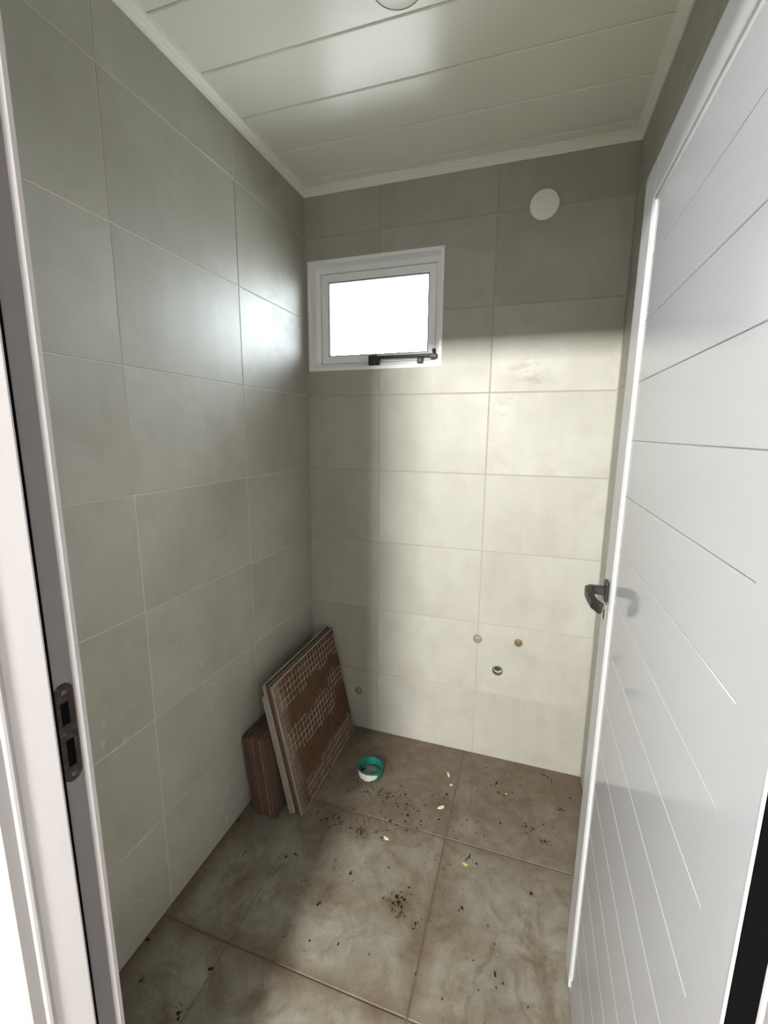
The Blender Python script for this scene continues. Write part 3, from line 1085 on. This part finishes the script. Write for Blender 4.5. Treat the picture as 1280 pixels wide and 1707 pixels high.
chip(.783, -.186, .0165, .0055, 115, M_CHIP, 'slender pale chip on the floor nearest the far wall')
chip(.805, -.243, .0070, .0055, 20, M_CHIP, 'tiny pale chip between the slender chip and the largest chip')
chip(.785, -.378, .0175, .0075, 35, M_CHIP, 'largest pale chip, beside the muddy joint crossing')
chip(.608, -.590, .0110, .0060, -20, M_CHIP, 'pale chip on the middle tile in front of the teal lid')
chip(.917, -.597, .0110, .0065, -15, M_YEL, 'yellow-green chip beside a dark clod right of the joint')
chip(1.042, -.216, .0060, .0040, 10, M_YEL, 'tiny yellowish chip amid dirt near the far right corner')


def clod(bm, x, y, s, flat=.45):
    r = bmesh.ops.create_icosphere(bm, subdivisions=1, radius=1.0)
    a = rnd.uniform(0, 6.28)
    sx, sy = s * rnd.uniform(.7, 1.5), s * rnd.uniform(.45, .9)
    for q in r['verts']:
        k = rnd.uniform(.6, 1.15)
        px, py, pz = q.co.x * sx * k, q.co.y * sy * k, max(q.co.z, -.35) * s * flat * k
        q.co = Vector((x + px * math.cos(a) - py * math.sin(a), y + px * math.sin(a) + py * math.cos(a), pz + s * flat * .34))


# clods big enough to point at
CL = [('crumbly dark earth clod, largest one, on the middle floor tile', [(.722, -.805, .016), (.712, -.79, .013), (.735, -.815, .012), (.728, -.785, .009), (.705, -.812, .008), (.738, -.835, .008), (.73, -.85, .006)]),
      ('dark earth clod just right of the largest clod', [(.792, -.850, .009), (.799, -.843, .006), (.79, -.866, .006)]),
      ('dark clod touching the yellow-green chip', [(.926, -.565, .011), (.92, -.575, .008), (.929, -.553, .007)]),
      ('dark triangular clod near the foot of the door', [(1.268, -.223, .010), (1.276, -.231, .008), (1.261, -.23, .007)]),
      ('row of dark clods along the right side of the floor', [(1.187, -.409, .008), (1.199, -.405, .011), (1.213, -.402, .007), (1.18, -.402, .005)]),
      ('pair of dark clods pointing at each other right of the lid', [(1.127, -.359, .009), (1.124, -.345, .007), (1.154, -.361, .010)]),
      ('long dark earth lump at the foot of the far wall', [(1.205, -.045, .010), (1.222, -.056, .011), (1.236, -.066, .010)]),
      ('dark earth crumb cluster below the tall leaning tiles', [(.504, -.589, .010), (.498, -.578, .008), (.508, -.602, .008), (.515, -.586, .006), (.490, -.596, .006)]),
      ('black pellet on the floor near the left wall', [(.078, -1.248, .0075), (.080, -1.240, .006)]),
      ('dry brown leaf scrap at the front left of the floor', [(.234, -1.273, .012), (.243, -1.282, .009)])]
for lab, pts in CL:
    bm = bmesh.new()
    for x, y, s in pts:
        clod(bm, x, y, s * .62)
        for _ in range(7):                              # crumbled bits round each lump
            clod(bm, x + rnd.gauss(0, s * 1.0), y + rnd.gauss(0, s * 1.0), s * rnd.uniform(.10, .32))
    o = link('earth_clod', mesh_from(bm, 'earth_clod'), M_CRUMB)
    tag(o, lab, 'clod', 'earth clods on the floor')
# everything smaller: crumbs nobody would count
bm = bmesh.new()
spots = [(.351, -.582), (.372, -.569), (.122, -.827), (.125, -.812), (.012, -.702), (.278, -.78), (.53, -.763), (.375, -.842), (.467, -.895), (.472, -.89), (.012, -1.159), (.25, -1.16), (.68, -.977), (1.048, -.908),
         (1.071, -.923), (1.148, -.631), (.929, -.754), (.92, -.765), (1.14, -.957), (.911, -1.013), (.58, -.982), (1.309, -.15), (1.011, -.219), (.997, -.167), (1.194, -.327), (.44, -.506), (.378, -.354), (1.0, -.163), (.40, -.36)]
for x, y in spots: clod(bm, x, y, rnd.uniform(.004, .0075))
clus = [(.47, -.40, .07, .04, 50), (.60, -.40, .10, .06, 90), (.52, -.38, .05, .03, 26), (.67, -.44, .06, .07, 60), (.50, -.57, .06, .05, 34), (.38, -.57, .05, .025, 20), (.60, -.52, .10, .05, 40), (.72, -.80, .06, .06, 34), (1.0, -.2, .06, .06, 24),
        (1.1, -.3, .12, .09, 40), (.78, -.35, .05, .09, 34), (.9, -.4, .14, .1, 30), (.75, -.6, .18, .14, 60), (.40, -.60, .09, .04, 30), (1.18, -.38, .09, .05, 24), (.45, -.7, .2, .15, 34), (1.0, -.85, .16, .2, 26), (.5, -1.0, .2, .2, 20), (.9, -.1, .3, .05, 20)]
for cx, cy, sx, sy, n in clus:
    for _ in range(n):
        x, y = rnd.gauss(cx, sx * .6), rnd.gauss(cy, sy * .6)
        if not (.27 < x < 1.33 and -1.5 < y < -.015): continue
        if (x - .4365) ** 2 + (y + .292) ** 2 < .066 ** 2: continue
        clod(bm, x, y, min(.006, .0014 + rnd.expovariate(1 / .0011)))
o = link('dirt_crumbs', mesh_from(bm, 'dirt_crumbs'), M_CRUMB)
tag(o, 'small dark dirt crumbs strewn across the tiled floor', 'dirt', kind='stuff')
